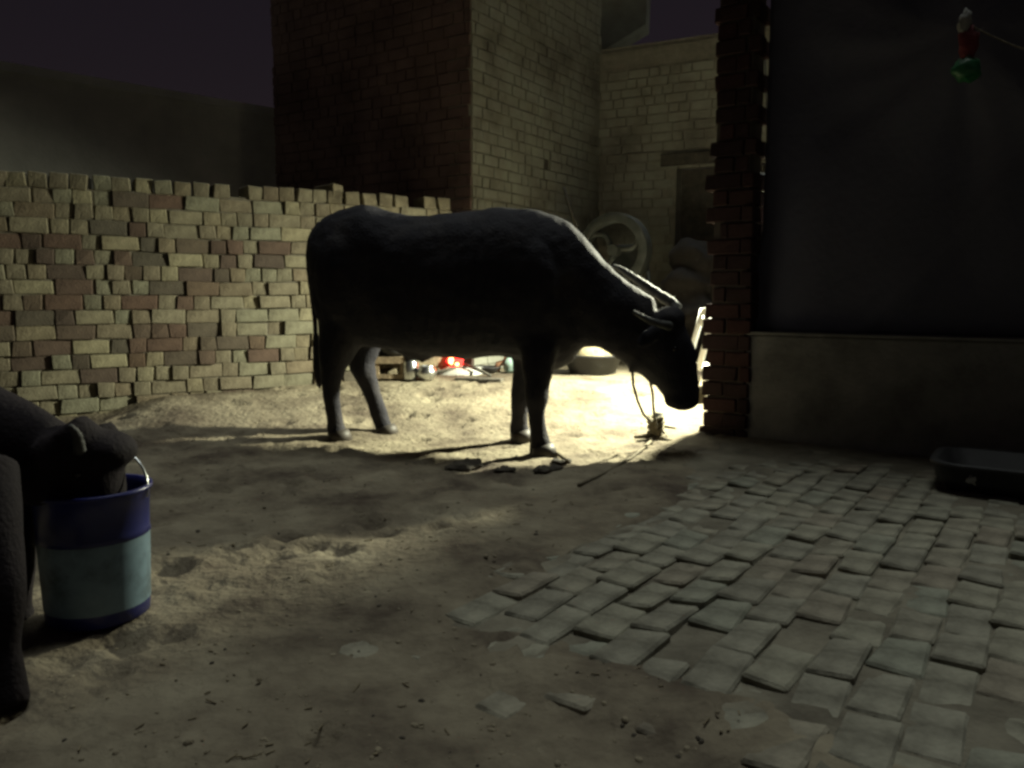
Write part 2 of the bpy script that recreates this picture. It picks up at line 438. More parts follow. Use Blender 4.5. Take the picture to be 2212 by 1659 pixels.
def slab(mb, p0, p1, nrm, th, z0, z1):
    mb.box((p0 + p1) / 2 - nrm * (th / 2) + Z * ((z0 + z1) / 2), (p1 - p0) / 2, nrm * (th / 2), Z * ((z1 - z0) / 2)); return mb
CV = at(1020, 600, 7.0); CV.z = 0; CC = at(1290, 600, 9.0); CC.z = 0
Bd = (CC - CV).normalized(); Bn = V((Bd.y, -Bd.x, 0)); Ad = V((-Bd.y, Bd.x, 0)) * 1.0
AL = CV + Ad * 2.5; An = -Bd
random.seed(3)
hs = thing('brick_house', CV, 'tall unplastered brick house whose sharp corner rises behind the buffalo', 'house')
mb = MB(); slab(mb, CV + Ad * 0.0 - Bn * 0.0, CC, Bn, 0.25, 0.0, 5.6); mb.build('wall', M['mortar'], hs)
mb = MB(); slab(mb, CV + Ad * 0.25, AL, An, 0.25, 0.0, 5.6); mb.build('wall', M['dark_brick'], hs)
niche = at(1181, 366, 8.0); sN = (niche - CV).dot(Bd)
brick_face(hs, CV, CC, 0.05, 5.5, Bn, holes=((sN - 0.08, sN + 0.08, niche.z - 0.14, niche.z + 0.12),))
mb = MB(); mb.box(CV + Bd * sN + Z * (niche.z - 0.01) - Bn * 0.012, Bd * 0.075, Bn * 0.014, Z * 0.125); mb.build('niche_shade', M['dark_wood'], hs)  # dark panel standing in for the shade inside the niche
brick_face(hs, CV, AL, 0.05, 5.5, An, m='dark_brick')
mb = MB(); slab(mb, CV - Bn * 0.25, CC - Bn * 0.25 , Bn, 2.4, 5.45, 5.6); mb.build('roof', M['mortar'], hs)

Cd = V((0.9, -0.44, 0)).normalized(); Cn = V((Cd.y, -Cd.x, 0)); CE = CC + Cd * 3.6
rh = thing('rear_house', CC + Cd * 0.6, 'single storey brick house with flat roof and dark doorway behind the buffalo head', 'house')
d0, d1 = 0.88, 1.9; dz1 = at(1455, 360, 8.6).z; ctop = at(1292, 117, 9.0).z
mb = MB(); slab(mb, CC, CC + Cd * d0, Cn, 0.25, 0, ctop); slab(mb, CC + Cd * d1, CE, Cn, 0.25, 0, ctop)
slab(mb, CC + Cd * d0, CC + Cd * d1, Cn, 0.25, dz1, ctop); mb.build('wall', M['mortar'], rh)
brick_face(rh, CC + Bn * 0.0, CE, 0.05, ctop - 0.12, Cn, holes=((d0 - 0.07, d1 + 0.01, 0, dz1 + 0.02),))
mb = MB(); slab(mb, CC + Cd * (d0 - 0.16), CC + Cd * (d1 + 0.15), Cn * 1.0, 0.1, dz1 + 0.01, dz1 + 0.13)
for i in range(len(mb.v)): mb.v[i] = tuple(V(mb.v[i]) + Cn * 0.055)
mb.build('lintel', M['dark_wood'], rh)
mb = MB(); slab(mb, CC + Cd * (d0 + 0.02), CC + Cd * (d1 - 0.02), Cn, 0.05, 0.16, dz1 - 0.02)
for i in range(len(mb.v)): mb.v[i] = tuple(V(mb.v[i]) - Cn * 0.14)
mb.build('door', M['dark_wood'], rh)
mb = MB(); slab(mb, CC, CE, Cn, 2.0, ctop - 0.06, ctop + 0.05)
for i in range(len(mb.v)): mb.v[i] = tuple(V(mb.v[i]) - Cn * 0.02)
mb.build('roof', M['mortar'], rh)
# sloping stair slab climbing above the flat roof
p = [at(1288, 118, 9.6), at(1395, 52, 9.6), at(1400, -80, 9.6), at(1288, -80, 9.6)]
mb = MB(); q = [v + V((0.1, 0.35, 0)) for v in p]
mb.add(p + q, [(0, 1, 2, 3), (7, 6, 5, 4), (0, 4, 5, 1), (1, 5, 6, 2), (2, 6, 7, 3), (3, 7, 4, 0)])
mb.build('stair_wall', M['house_brick'], hs)

pa = at(612, 600, 9.0); pa.z = 0; pd = V((-0.73, -0.68, 0)).normalized(); pn = V((-pd.y, pd.x, 0))
pw = thing('plastered_house', pa + pd * 1.5, 'plain grey plastered house wall standing behind the loose brick wall', 'house')
ptop = at(610, 236, 9.0).z
mb = MB(); slab(mb, pa, pa + pd * 6.5, pn, 0.25, 0, ptop - 0.08); mb.build('wall', M['plaster'], pw)
mb = MB(); slab(mb, pa, pa + pd * 6.5, pn, 3.0, ptop - 0.08, ptop)
for i in range(len(mb.v)): mb.v[i] = tuple(V(mb.v[i]) + pn * 0.03)
mb.build('roof', M['plaster'], pw)

# ---------------------------------------------------------------- brick pillar with toothed edges
random.seed(14)
PB = gnd(1514, 940); PB.z = 0                       # front left foot
pil = thing('brick_pillar', PB + PU * 0.17 + PV * 0.12, 'tall dark red brick pillar with toothed edges beside the hanging tarp', 'pillar')
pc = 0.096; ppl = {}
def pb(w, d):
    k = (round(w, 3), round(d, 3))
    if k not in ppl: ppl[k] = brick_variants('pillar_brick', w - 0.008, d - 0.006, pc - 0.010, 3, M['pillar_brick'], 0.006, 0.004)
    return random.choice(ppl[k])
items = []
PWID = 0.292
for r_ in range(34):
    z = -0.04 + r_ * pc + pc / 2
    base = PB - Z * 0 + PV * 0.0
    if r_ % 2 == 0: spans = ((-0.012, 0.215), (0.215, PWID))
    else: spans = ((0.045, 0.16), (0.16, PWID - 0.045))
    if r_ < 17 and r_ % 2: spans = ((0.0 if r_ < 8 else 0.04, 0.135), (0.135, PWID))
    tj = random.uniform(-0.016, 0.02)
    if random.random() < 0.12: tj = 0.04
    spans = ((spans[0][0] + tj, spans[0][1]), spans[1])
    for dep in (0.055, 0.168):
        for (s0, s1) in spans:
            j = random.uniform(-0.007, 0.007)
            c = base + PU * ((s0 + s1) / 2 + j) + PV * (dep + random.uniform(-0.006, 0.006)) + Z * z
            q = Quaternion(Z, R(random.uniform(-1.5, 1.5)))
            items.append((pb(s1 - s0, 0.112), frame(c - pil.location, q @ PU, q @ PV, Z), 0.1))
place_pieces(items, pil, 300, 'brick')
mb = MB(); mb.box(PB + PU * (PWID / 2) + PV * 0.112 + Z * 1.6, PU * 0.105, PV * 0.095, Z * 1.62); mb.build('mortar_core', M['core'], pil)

# ---------------------------------------------------------------- plinth wall and tarp on the right
QA = PB + PU * (PWID - 0.03) + PV * 0.02
pl = thing('plinth_wall', QA + PU * 1.2, 'low grey plastered plinth wall right of the brick pillar', 'wall')
mb = MB(); slab(mb, QA, QA + PU * 4.2, -PV, 0.22, -0.1, 0.635); mb.build('wall', M['plinth'], pl, bevel=0.012)
mb = MB(); slab(mb, QA + PU * 0.003, QA + PU * 4.2, -PV, 0.26, 0.637, 0.655)
for i in range(len(mb.v)): mb.v[i] = tuple(V(mb.v[i]) - PV * 0.02)
mb.build('coping', M['plinth'], pl, bevel=0.004)

KN = at(2080, 45, 4.02)
TA = PB + PU * (PWID + 0.012) + PV * 0.13
mb = MB(); nu, nv = 120, 90
for j in range(nv + 1):
    for i in range(nu + 1):
        s, zz = i / nu * 3.6, 0.651 + j / nv * 2.75
        pt = TA + PU * (s - (0.05 * (1 - sst(1.0, 1.3, zz)) * (1 - sst(0.0, 0.3, s)))) + Z * zz
        ks = (KN - TA).dot(PU); kz = KN.z
        dx, dz = s - ks, zz - kz
        ang = math.atan2(dz, dx); rad = math.hypot(dx, dz)
        amp = 0.045 * min(1, rad / 0.5) * sst(0.0, 0.35, s)
        dcr = (s - ks - 0.45) * 0.74 - (zz - kz + 0.55) * 0.67            # one long slack crease
        w = 0.8 * math.sin(ang * 5 + 1.2 * nz(s, zz)) + 0.25 * math.sin(ang * 14 + 2 + 2 * nz(s * 1.5, zz * 1.5, 5)) + 1.1 * math.exp(-(dcr / 0.07) ** 2)
        pull = -0.10 * math.exp(-rad * rad / 0.18)
        pt = pt + PV * (-amp * w * 0.5 + pull + 0.02 * nz(s * 2, zz * 2, 8) * sst(0, 0.4, s))
        mb.v.append(tuple(pt))
for j in range(nv):
    for i in range(nu):
        a = j * (nu + 1) + i; mb.f.append((a, a + 1, a + nu + 2, a + nu + 1))
tp = mb.build('tarp', M['tarp'], None, smooth=True)
sm = tp.modifiers.new('t', 'SOLIDIFY'); sm.thickness = 0.006; sm.offset = 1
tag(tp, 'large dark tarp hanging in creases above the low plinth wall', 'tarp')

# bundle hung on the tarp
hb_ = thing('hanging_bundle', KN, 'small bundle of white, red and green cloth hung high on the tarp', 'bundle')
off = -PV * 0.16
def blob(mb, c, r, sq=(1, 1, 1), amp=0.25, n=16, m=11, seed=0):
    c = V(c); st = len(mb.v); mb.ell((0, 0, 0), V((1, 0, 0)), V((0, 1, 0)), V((0, 0, 1)), n, m)
    for i in range(st, len(mb.v)):
        v = V(mb.v[i]); k = 1 + amp * nz(v.x * 2 + seed, v.y * 2, v.z * 2 + seed)
        mb.v[i] = tuple(c + V((v.x * r * sq[0] * k, v.y * r * sq[1] * k, v.z * r * sq[2] * k)))
    return mb
kp = at(2085, 48, 3.85)
mb = MB(); blob(mb, kp, 0.035, (0.8, 0.8, 1.5), 0.5); mb.tube([kp, kp + V((0.03, 0, -0.05)), kp + V((0.07, 0.01, -0.10))], [0.02, 0.014, 0.006], 8); mb.build('white_knot', M['white_cloth'], hb_, True)
mb = MB(); rp = at(2092, 92, 3.85); blob(mb, rp, 0.06, (0.75, 0.6, 1.3), 0.5, seed=2); mb.build('red_cloth', M['red_cloth'], hb_, True)
mb = MB(); gp = at(2088, 150, 3.83); blob(mb, gp, 0.062, (1.0, 0.8, 0.9), 0.35, seed=5); mb.build('green_bag', M['green'], hb_, True)
mb = MB(); pts = [kp + (at(2330, 130, 3.6) - kp) * (k / 8) - Z * (0.03 * math.sin(math.pi * k / 8)) for k in range(9)]
mb.tube(pts, 0.004, 6); rp_ = mb.build('rope', M['rope'], None); tag(rp_, 'thin cord running from the hung cloth bundle to the right', 'rope')

# black trough low on the right
tr = thing('feed_trough', gnd(2130, 1070), 'low black trough with a pale scuff on the paving at far right', 'trough')
tc = gnd(2005, 1062); tc.z = 0
mb = MB(); L_, W_, H_ = 1.1, 0.46, 0.115
def rr(l, w, r, z, c0):
    out = []
    for (sx, sy, a0) in ((1, 1, 0), (-1, 1, 90), (-1, -1, 180), (1, -1, 270)):
        for k in range(7):
            a = R(a0 + k * 15); out.append(c0 + PU * (sx * (l / 2 - r) + r * math.cos(a)) + PV * (sy * (w / 2 - r) + r * math.sin(a)) + Z * z)
    return out
c0 = tc + PU * (L_ / 2 + 0.0) + PV * (W_ / 2)
rings = [rr(L_ - 0.1, W_ - 0.1, 0.08, 0.005, c0), rr(L_ - 0.02, W_ - 0.02, 0.11, 0.06, c0), rr(L_, W_, 0.12, H_, c0), rr(L_ + 0.03, W_ + 0.03, 0.13, H_ + 0.004, c0), rr(L_ + 0.03, W_ + 0.03, 0.13, H_ + 0.022, c0), rr(L_ - 0.04, W_ - 0.04, 0.1, H_ + 0.02, c0), rr(L_ - 0.12, W_ - 0.12, 0.08, 0.04, c0)]
vs = [v for r0 in rings for v in r0]; n_ = 28; fs = []
for i in range(len(rings) - 1):
    for k in range(n_): fs.append((i * n_ + k, i * n_ + (k + 1) % n_, (i + 1) * n_ + (k + 1) % n_, (i + 1) * n_ + k))
fs.append(tuple(range(n_ - 1, -1, -1))); fs.append(tuple((len(rings) - 1) * n_ + k for k in range(n_)))
mb.add(vs, fs); mb.build('basin', M['black'], tr, True)
mb = MB(); q = tc + PU * 0.17 + PV * 0.008 + Z * 0.075; blob(mb, q, 0.026, (1.1, 0.35, 0.8), 0.7, seed=9); mb.build('scuff', M['plaster'], tr, True)

# ---------------------------------------------------------------- buffalo
def Yc(x):
    if x < 1250: return 4.85 + (x - 672) / (1250 - 672) * (4.48 - 4.85)
    return 4.48 + (x - 1250) / 265 * (4.30 - 4.48)
AXIS = V((1.33, -0.40, 0)).normalized(); SIDE = V((AXIS.y, -AXIS.x, 0))      # SIDE points to the camera side
def slices(mb, rows, n=28, e=2.25):
    rings = []
    for (x, t, b, hw) in rows:
        Y = Yc(x); T, B = at(x, t, Y), at(x, b, Y); c = (T + B) / 2; hz = (T.z - B.z) / 2; ring = []
        for k in range(n):
            a = 2 * math.pi * k / n; ca, sa = math.cos(a), math.sin(a)
            ring.append(c + SIDE * (hw * math.copysign(abs(ca) ** (2 / e), ca)) + Z * (hz * math.copysign(abs(sa) ** (2 / e), sa)))
        rings.append(ring)
    vs = [v for r0 in rings for v in r0]; fs = []
    for i in range(len(rings) - 1):
        for k in range(n): fs.append((i * n + k, i * n + (k + 1) % n, (i + 1) * n + (k + 1) % n, (i + 1) * n + k))
    fs.append(tuple(range(n - 1, -1, -1))); fs.append(tuple((len(rings) - 1) * n + k for k in range(n)))
    mb.add(vs, fs)
def limb(mb, pts, n=14):
    """pts: (x, y, depth, width px, side factor)"""
    P_, R_ = [], []
    for (x, y, Y, w) in pts:
        P_.append(at(x, y, Y)); R_.append(w / 2 * Y / F_PX)
    fine, rad = [], []
    for i in range(len(P_) - 1):
        for k in range(4):
            t = k / 4; fine.append(P_[i].lerp(P_[i + 1], t)); rad.append(R_[i] + (R_[i + 1] - R_[i]) * t)
    fine.append(P_[-1]); rad.append(R_[-1]); mb.tube(fine, rad, n)
bf = MB()
slices(bf, [(676, 505, 600, .07), (688, 487, 660, .15), (712, 468, 725, .21), (742, 456, 745, .25), (778, 446, 748, .265), (806, 442, 750, .275), (836, 454, 754, .28), (880, 464, 760, .30),
            (930, 466, 770, .34), (1000, 459, 775, .365), (1080, 449, 769, .36), (1150, 452, 780, .315), (1200, 464, 800, .25), (1235, 482, 785, .20),
            (1262, 510, 748, .155), (1300, 562, 752, .13), (1345, 601, 782, .12), (1385, 628, 812, .115), (1412, 645, 835, .10)])
# pelvis (hook bones), shoulder, brisket, udder
for sd in (-1, 1):
    c = at(770, 600, Yc(770)) + SIDE * 0.17 * sd; bf.ell(c, AXIS * 0.19, SIDE * 0.12, Z * 0.28)
    c = at(1165, 640, Yc(1165)) + SIDE * 0.21 * sd; bf.ell(c, AXIS * 0.17, SIDE * 0.10, Z * 0.32)
for sd in (-1, 1):
    c = at(703, 530, Yc(703)) + SIDE * 0.12 * sd; bf.ell(c, AXIS * 0.05, SIDE * 0.05, Z * 0.06)                 # pin bones
c = at(905, 745, Yc(905)); bf.ell(c, AXIS * 0.14, SIDE * 0.13, Z * 0.10)
for dx, sd in ((885, .05), (885, -.05), (920, .05), (920, -.05)):
    q = at(dx, 768, Yc(dx)) + SIDE * sd; bf.tube([q + Z * 0.03, q - Z * 0.045], [0.018, 0.012], 8)
# head
hp = [(1395, 735, 170), (1425, 752, 150), (1446, 780, 122), (1462, 815, 96), (1471, 845, 82), (1473, 868, 74), (1473, 880, 56)]
hc = [at(x, y, Yc(x) - 0.02) for x, y, w in hp]; wd = [.11, .125, .115, .09, .08, .085, .06]
rad = [(w_, hp[i][2] / 2 * Yc(1450) / F_PX) for i, w_ in enumerate(wd)]
# orient: a = sideways, b = in the head's profile plane
rings = []; n = 22
for i, pnt in enumerate(hc):
    t = (hc[min(i + 1, len(hc) - 1)] - hc[max(i - 1, 0)]).normalized(); b = SIDE.cross(t).normalized()
    ra, rb = rad[i]
    rings.append([pnt + SIDE * (ra * math.cos(2 * math.pi * k / n)) + b * (rb * math.sin(2 * math.pi * k / n)) for k in range(n)])
vs = [v for r0 in rings for v in r0]; fs = []
for i in range(len(rings) - 1):
    for k in range(n): fs.append((i * n + k, i * n + (k + 1) % n, (i + 1) * n + (k + 1) % n, (i + 1) * n + k))
fs.append(tuple(range(n - 1, -1, -1))); fs.append(tuple((len(rings) - 1) * n + k for k in range(n))); bf.add(vs, fs)
bf.ell(at(1472, 866, 4.30), V((0.098, -0.02, 0)), SIDE * 0.085, Z * 0.052)       # square muzzle
bf.ell(at(1448, 690, 4.33), AXIS * 0.085, SIDE * 0.12, Z * 0.075)                # poll and brow
for sd in (-1, 1):                                                                # ears, drooping
    q = at(1425, 708, 4.33) + SIDE * 0.10 * sd
    d = (SIDE * sd * 0.8 - AXIS * 0.35 - Z * 0.35).normalized()
    bf.tube([q, q + d * 0.06, q + d * 0.13, q + d * 0.19, q + d * 0.22], [(.022, .03), (.018, .05), (.016, .055), (.014, .035), (.01, .01)], 12)
    q = at(1452, 880, 4.30) + SIDE * 0.03 * sd
# legs
limb(bf, [(750, 620, 4.80, 130), (738, 725, 4.72, 98), (719, 790, 4.69, 62), (715, 835, 4.70, 42), (719, 880, 4.71, 33), (724, 915, 4.71, 36), (729, 936, 4.71, 42), (731, 952, 4.71, 46)])
limb(bf, [(790, 650, 4.98, 110), (788, 735, 4.95, 78), (779, 785, 4.94, 56), (795, 828, 4.94, 44), (810, 868, 4.94, 38), (822, 905, 4.94, 36), (829, 924, 4.94, 40), (833, 940, 4.94, 44)])
limb(bf, [(1168, 640, 4.46, 120), (1165, 770, 4.33, 80), (1160, 832, 4.29, 54), (1159, 858, 4.28, 52), (1158, 890, 4.28, 38), (1162, 930, 4.28, 40), (1167, 955, 4.27, 46), (1170, 986, 4.26, 52)])
limb(bf, [(1140, 650, 4.58, 90), (1134, 770, 4.64, 58), (1126, 835, 4.68, 42), (1123, 860, 4.68, 42), (1121, 895, 4.68, 33), (1120, 920, 4.68, 37), (1122, 936, 4.68, 42), (1123, 953, 4.68, 46)])
# tail with its switch
tl = [at(x, y, 4.92 - 0.0 * i) for i, (x, y) in enumerate(((700, 485), (678, 520), (674, 600), (680, 690), (684, 760), (686, 800), (689, 825), (690, 842)))]
bf.tube(tl, [.05, .04, .028, .024, .026, .034, .03, .012], 10)
bm_ = organic(bf, 'buffalo', 0.0135, 9, 0.5)
borg = V((at(930, 900, 4.65).x, 4.65, 0.0))
for v in bm_.vertices:                                   # ribs under the skin
    w = v.co; q = project(w)
    if 900 < q[0] < 1110 and 500 < q[1] < 740: v.co.y -= 0.003 * math.sin((q[0] + (q[1] - 600) * 0.25) / 27 * 2 * math.pi) * sst(900, 940, q[0]) * (1 - sst(1070, 1110, q[0]))
roughen(bm_, borg, ((0.010, 6), (0.004, 18)))
buf = link('buffalo', bm_, M['hide']); buf.location = borg
tag(buf, 'large black water buffalo standing side on with its head lowered', 'buffalo')
def add_child(mb, name, m, par, smooth=True):
    return mb.build(name, m, par, smooth)
def horn(pts, r0, r1, nm='horn', par=None, n=12):
    pts = [V(p) for p in pts]; fine = []
    for i in range(len(pts) - 1):
        p0, p1, p2, p3 = pts[max(i - 1, 0)], pts[i], pts[i + 1], pts[min(i + 2, len(pts) - 1)]
        for k in range(8):
            t = k / 8; fine.append(0.5 * ((2 * p1) + (p2 - p0) * t + (2 * p0 - 5 * p1 + 4 * p2 - p3) * t * t + (3 * p1 - p0 - 3 * p2 + p3) * t ** 3))
    fine.append(pts[-1]); m_ = len(fine); mb = MB()
    mb.tube(fine, [(r0 + (r1 - r0) * (i / (m_ - 1)) ** 1.3) * (1 + 0.07 * math.sin(i * 1.9)) for i in range(m_)], n)
    return mb.build(nm, M['horn'], par, True)
horn([at(1452, 690, 4.40), at(1458, 662, 4.47), at(1422, 636, 4.52), at(1375, 604, 4.55), at(1342, 582, 4.57), at(1324, 574, 4.56)], 0.036, 0.010, par=buf)
horn([at(1445, 705, 4.26), at(1440, 703, 4.15), at(1412, 696, 4.11), at(1385, 683, 4.13), at(1368, 673, 4.16)], 0.026, 0.009, par=buf)
for sd in (-1, 1):
    mb = MB(); q = at(1462, 752, 4.31) + SIDE * 0.098 * sd; mb.ell(q, AXIS * .016, SIDE * .012, Z * .014); mb.build('eye', M['eye'], buf, True)
for (x, y, Y, w) in ((731, 950, 4.69, 46), (833, 938, 4.92, 44), (1171, 984, 4.24, 52), (1124, 951, 4.66, 46)):
    q = at(x, y, Y); r0 = w / 2 * Y / F_PX * 1.06; mb = MB()
    mb.tube([q + Z * 0.055 - AXIS * 0.0, q + Z * 0.03 + AXIS * 0.008, q - Z * 0.012 + AXIS * 0.014], [r0 * 0.86, r0 * 1.0, r0 * 1.1], 14); mb.build('hoof', M['hoof'], buf, True)

# tether: rope from the halter down to a peg
mb = MB()
n1 = [at(1366, 800, 4.30), at(1368, 832, 4.31), at(1377, 865, 4.35), at(1390, 895, 4.42), at(1405, 911, 4.47), at(1416, 913, 4.5)]
n2 = [at(1405, 828, 4.29), at(1410, 850, 4.32), at(1411, 875, 4.40), at(1414, 905, 4.48), at(1418, 925, 4.5)]
for nn in (n1, n2):
    mb.tube(nn, 0.008, 8)
mb.tube([gnd(1408, 951, 0.02), gnd(1370, 985, 0.015), gnd(1310, 1020, 0.012), gnd(1250, 1048, 0.02)], 0.008, 8)
tr_ = mb.build('tether_rope', M['rope'], None, True); tag(tr_, 'slack tether rope hanging from the buffalo jaw to the peg', 'rope')
pg = gnd(1416, 952); 
mb = MB(); mb.tube([pg - Z * 0.06, pg + Z * 0.06 + V((0.01, 0, 0)), pg + Z * 0.17 + V((0.02, 0, 0))], [0.026, 0.03, 0.024], 10)
peg = mb.build('tether_peg', M['dark_wood'], None, True); tag(peg, 'short wooden tether peg wound with rope below the buffalo chin', 'peg')
mb = MB()
for k in range(4): 
    pts = [pg + V((0.04 * math.cos(a) + random.uniform(-.006, .006), 0.04 * math.sin(a), 0.05 + 0.028 * k + 0.012 * math.sin(2 * a + k))) for a in [2 * math.pi * i / 12 for i in range(13)]]
    mb.tube(pts, 0.013, 7)
blob(mb, pg + V((0.03, -0.03, 0.0)), 0.055, (1.1, 0.9, 0.7), 0.5, seed=4)
mb.tube([pg + V((0.0, 0, 0.04)), pg + V((-0.06, -0.01, 0.03)), pg + V((-0.13, 0.0, 0.02))], [0.02, 0.016, 0.008], 7)
mb.tube([pg + V((0.0, 0, 0.10)), pg + V((0.06, 0.01, 0.085)), pg + V((0.12, 0.0, 0.075))], [0.012, 0.01, 0.006], 7)
mb.build('rope_coil', M['rope'], peg, True)

# ---------------------------------------------------------------- bucket and calf, lower left
bc = gnd(196, 1374); bc.z = 0.0; bc.y += 0.13; bc.x -= 0.045
bk = thing('bucket', bc, 'deep blue bucket with a pale blue lower body under the calf head', 'bucket')
rt, rb, hh = 0.141, 0.128, 0.362
def br(z): return rb + (rt - rb) * z / hh
mb = MB(); mb.lathe(bc, [(0.0, 0.008), (rb - 0.02, 0.0), (rb, 0.012), (br(.045), .045)], 48); mb.build('base', M['blue'], bk, True)
mb = MB(); mb.lathe(bc, [(br(.0452) + 0.001, .0452), (br(.23) + 0.001, .23)], 48); mb.build('sleeve', M['label'], bk, True)
mb = MB(); mb.lathe(bc, [(br(.232), .2302), (br(.24) + .003, .232), (br(.245), .245), (rt, hh - .012), (rt + .008, hh - .010), (rt + .008, hh), (rt - .004, hh), (rt - .006, hh - .02), (rb - .006, .03), (0, .03)], 48); mb.build('collar', M['blue'], bk, True)
mb = MB()
pts = []
for k in range(17):
    a = math.pi * k / 16; d_ = V((math.cos(a) * (rt + 0.006), 0, 0)); pts.append(bc + Z * (hh - 0.03) + V((math.cos(a) * (rt + .006), math.sin(a) * 0.07, math.sin(a) * 0.125)))
mb.tube(pts, 0.0035, 6); mb.build('handle', M['steel'], bk, True)

cf = MB(); CY = 1.98
def cell(rows, n=24):
    rings = []
    for (x, t, b, hw, Y) in rows:
        T, B = at(x, t, Y), at(x, b, Y); c = (T + B) / 2; hz = (T.z - B.z) / 2
        rings.append([c + V((0, 1, 0)) * (hw * math.cos(2 * math.pi * k / n)) + Z * (hz * math.sin(2 * math.pi * k / n)) for k in range(n)])
    vs = [v for r0 in rings for v in r0]; fs = []
    for i in range(len(rings) - 1):
        for k in range(n): fs.append((i * n + k, i * n + (k + 1) % n, (i + 1) * n + (k + 1) % n, (i + 1) * n + k))
    fs.append(tuple(range(n - 1, -1, -1))); fs.append(tuple((len(rings) - 1) * n + k for k in range(n))); cf.add(vs, fs)
cell([(-1010, 690, 860, .06, CY - .1), (-980, 640, 1000, .14, CY - .1), (-880, 600, 1090, .19, CY - .1), (-700, 590, 1150, .22, CY - .1), (-500, 600, 1170, .23, CY - .1), (-300, 610, 1170, .22, CY - .1), (-180, 640, 1150, .17, CY - .08), (-90, 730, 1110, .12, CY - .05), (-20, 822, 1085, .10, CY - .02), (60, 862, 1090, .09, CY), (130, 905, 1100, .08, CY)])
# head bent down into the bucket
HY = bc.y - 0.02
hp = [(105, 960, 200, .085), (150, 985, 185, .10), (192, 1025, 165, .10), (206, 1068, 135, .085), (210, 1110, 112, .07), (212, 1150, 96, .06), (212, 1172, 66, .045)]
hc = [at(x, y, CY + (HY - CY) * min(1, i / 2)) for i, (x, y, w, s_) in enumerate(hp)]; rings = []; n = 20; SD = V((0.1, -1, 0)).normalized()
for i, pnt in enumerate(hc):
    t = (hc[min(i + 1, len(hc) - 1)] - hc[max(i - 1, 0)]).normalized(); b = SD.cross(t).normalized()
    ra, rb_ = hp[i][3], hp[i][2] / 2 * CY / F_PX
    rings.append([pnt + SD * (ra * math.cos(2 * math.pi * k / n)) + b * (rb_ * math.sin(2 * math.pi * k / n)) for k in range(n)])
vs = [v for r0 in rings for v in r0]; fs = []
for i in range(len(rings) - 1):
    for k in range(n): fs.append((i * n + k, i * n + (k + 1) % n, (i + 1) * n + (k + 1) % n, (i + 1) * n + k))
fs.append(tuple(range(n - 1, -1, -1))); fs.append(tuple((len(rings) - 1) * n + k for k in range(n))); cf.add(vs, fs)
cf.ell(at(232, 968, HY), V((0.07, 0, -0.025)), V((0, .09, 0)), V((0.02, 0, .045)))      # brow
for sd, tip in ((1, (60, 985)), (-1, (262, 940))):                                              # ears
    q = at(165, 955, CY + 0.05) + V((0, -0.075 * sd, 0)); e_ = at(tip[0], tip[1], CY + 0.05 - 0.17 * sd)
    cf.tube([q, q.lerp(e_, .3), q.lerp(e_, .65), q.lerp(e_, .9), e_], [(.018, .022), (.014, .042), (.012, .046), (.01, .028), (.006, .008)], 12)
def climb(pts):
    P_ = [at(x, y, Y) for x, y, Y, w in pts]; R_ = [w / 2 * Y / F_PX for x, y, Y, w in pts]; f_, r_ = [], []
    for i in range(len(P_) - 1):
        for k in range(4): f_.append(P_[i].lerp(P_[i + 1], k / 4)); r_.append(R_[i] + (R_[i + 1] - R_[i]) * k / 4)
    cf.tube(f_ + [P_[-1]], r_ + [R_[-1]], 14)
climb([(-60, 1020, 1.76, 190), (-25, 1150, 1.70, 140), (5, 1270, 1.66, 98), (8, 1320, 1.65, 92), (8, 1400, 1.64, 72), (14, 1470, 1.63, 84), (20, 1526, 1.62, 92)])
climb([(-20, 1020, 2.02, 150), (20, 1130, 2.05, 104), (34, 1230, 2.07, 80), (36, 1310, 2.07, 66), (40, 1345, 2.07, 74), (44, 1368, 2.07, 78)])
climb([(-860, 850, 1.8, 300), (-850, 1050, 1.76, 180), (-900, 1220, 1.74, 88), (-880, 1380, 1.73, 72), (-870, 1440, 1.73, 84), (-868, 1462, 1.73, 90)])
climb([(-800, 850, 2.02, 260), (-790, 1050, 2.02, 160), (-830, 1200, 2.02, 80), (-815, 1330, 2.02, 66), (-808, 1362, 2.02, 76), (-806, 1384, 2.02, 80)])
tl = [at(x, y, 1.88) for x, y in ((-985, 660), (-1030, 720), (-1040, 850), (-1035, 1000), (-1030, 1100))]
cf.tube(tl, [.035, .026, .018, .026, .01], 10)
cm = organic(cf, 'buffalo_calf', 0.010, 8, 0.5)
corg = V((at(-400, 1200, 1.9).x, 1.9, 0.0))
roughen(cm, corg, ((0.004, 9),))
calf = link('buffalo_calf', cm, M['calf_hide']); calf.location = corg
tag(calf, 'black buffalo calf at the picture edge with its head bent into the bucket', 'calf')
for sd in (1, -1):
    mb = MB(); q = at(195, 1010, CY + 0.05) + SD * 0.078 * sd; mb.ell(q, V((.011, 0, 0)), V((0, .008, 0)), V((0, 0, .010))); mb.build('eye', M['eye'], calf, True)
mb = MB(); q = at(186, 955, CY + 0.0) ; horn([at(172, 975, CY - 0.03), at(166, 940, CY - 0.05), at(150, 918, CY - 0.06)], 0.016, 0.005, par=calf)

# ---------------------------------------------------------------- farmyard clutter behind the buffalo
def G(x, y):
    z = 0.1
    for _ in range(12):
        p_ = gnd(x, y, z); z = ground_z(p_.x, p_.y, True)
    return gnd(x, y, z)
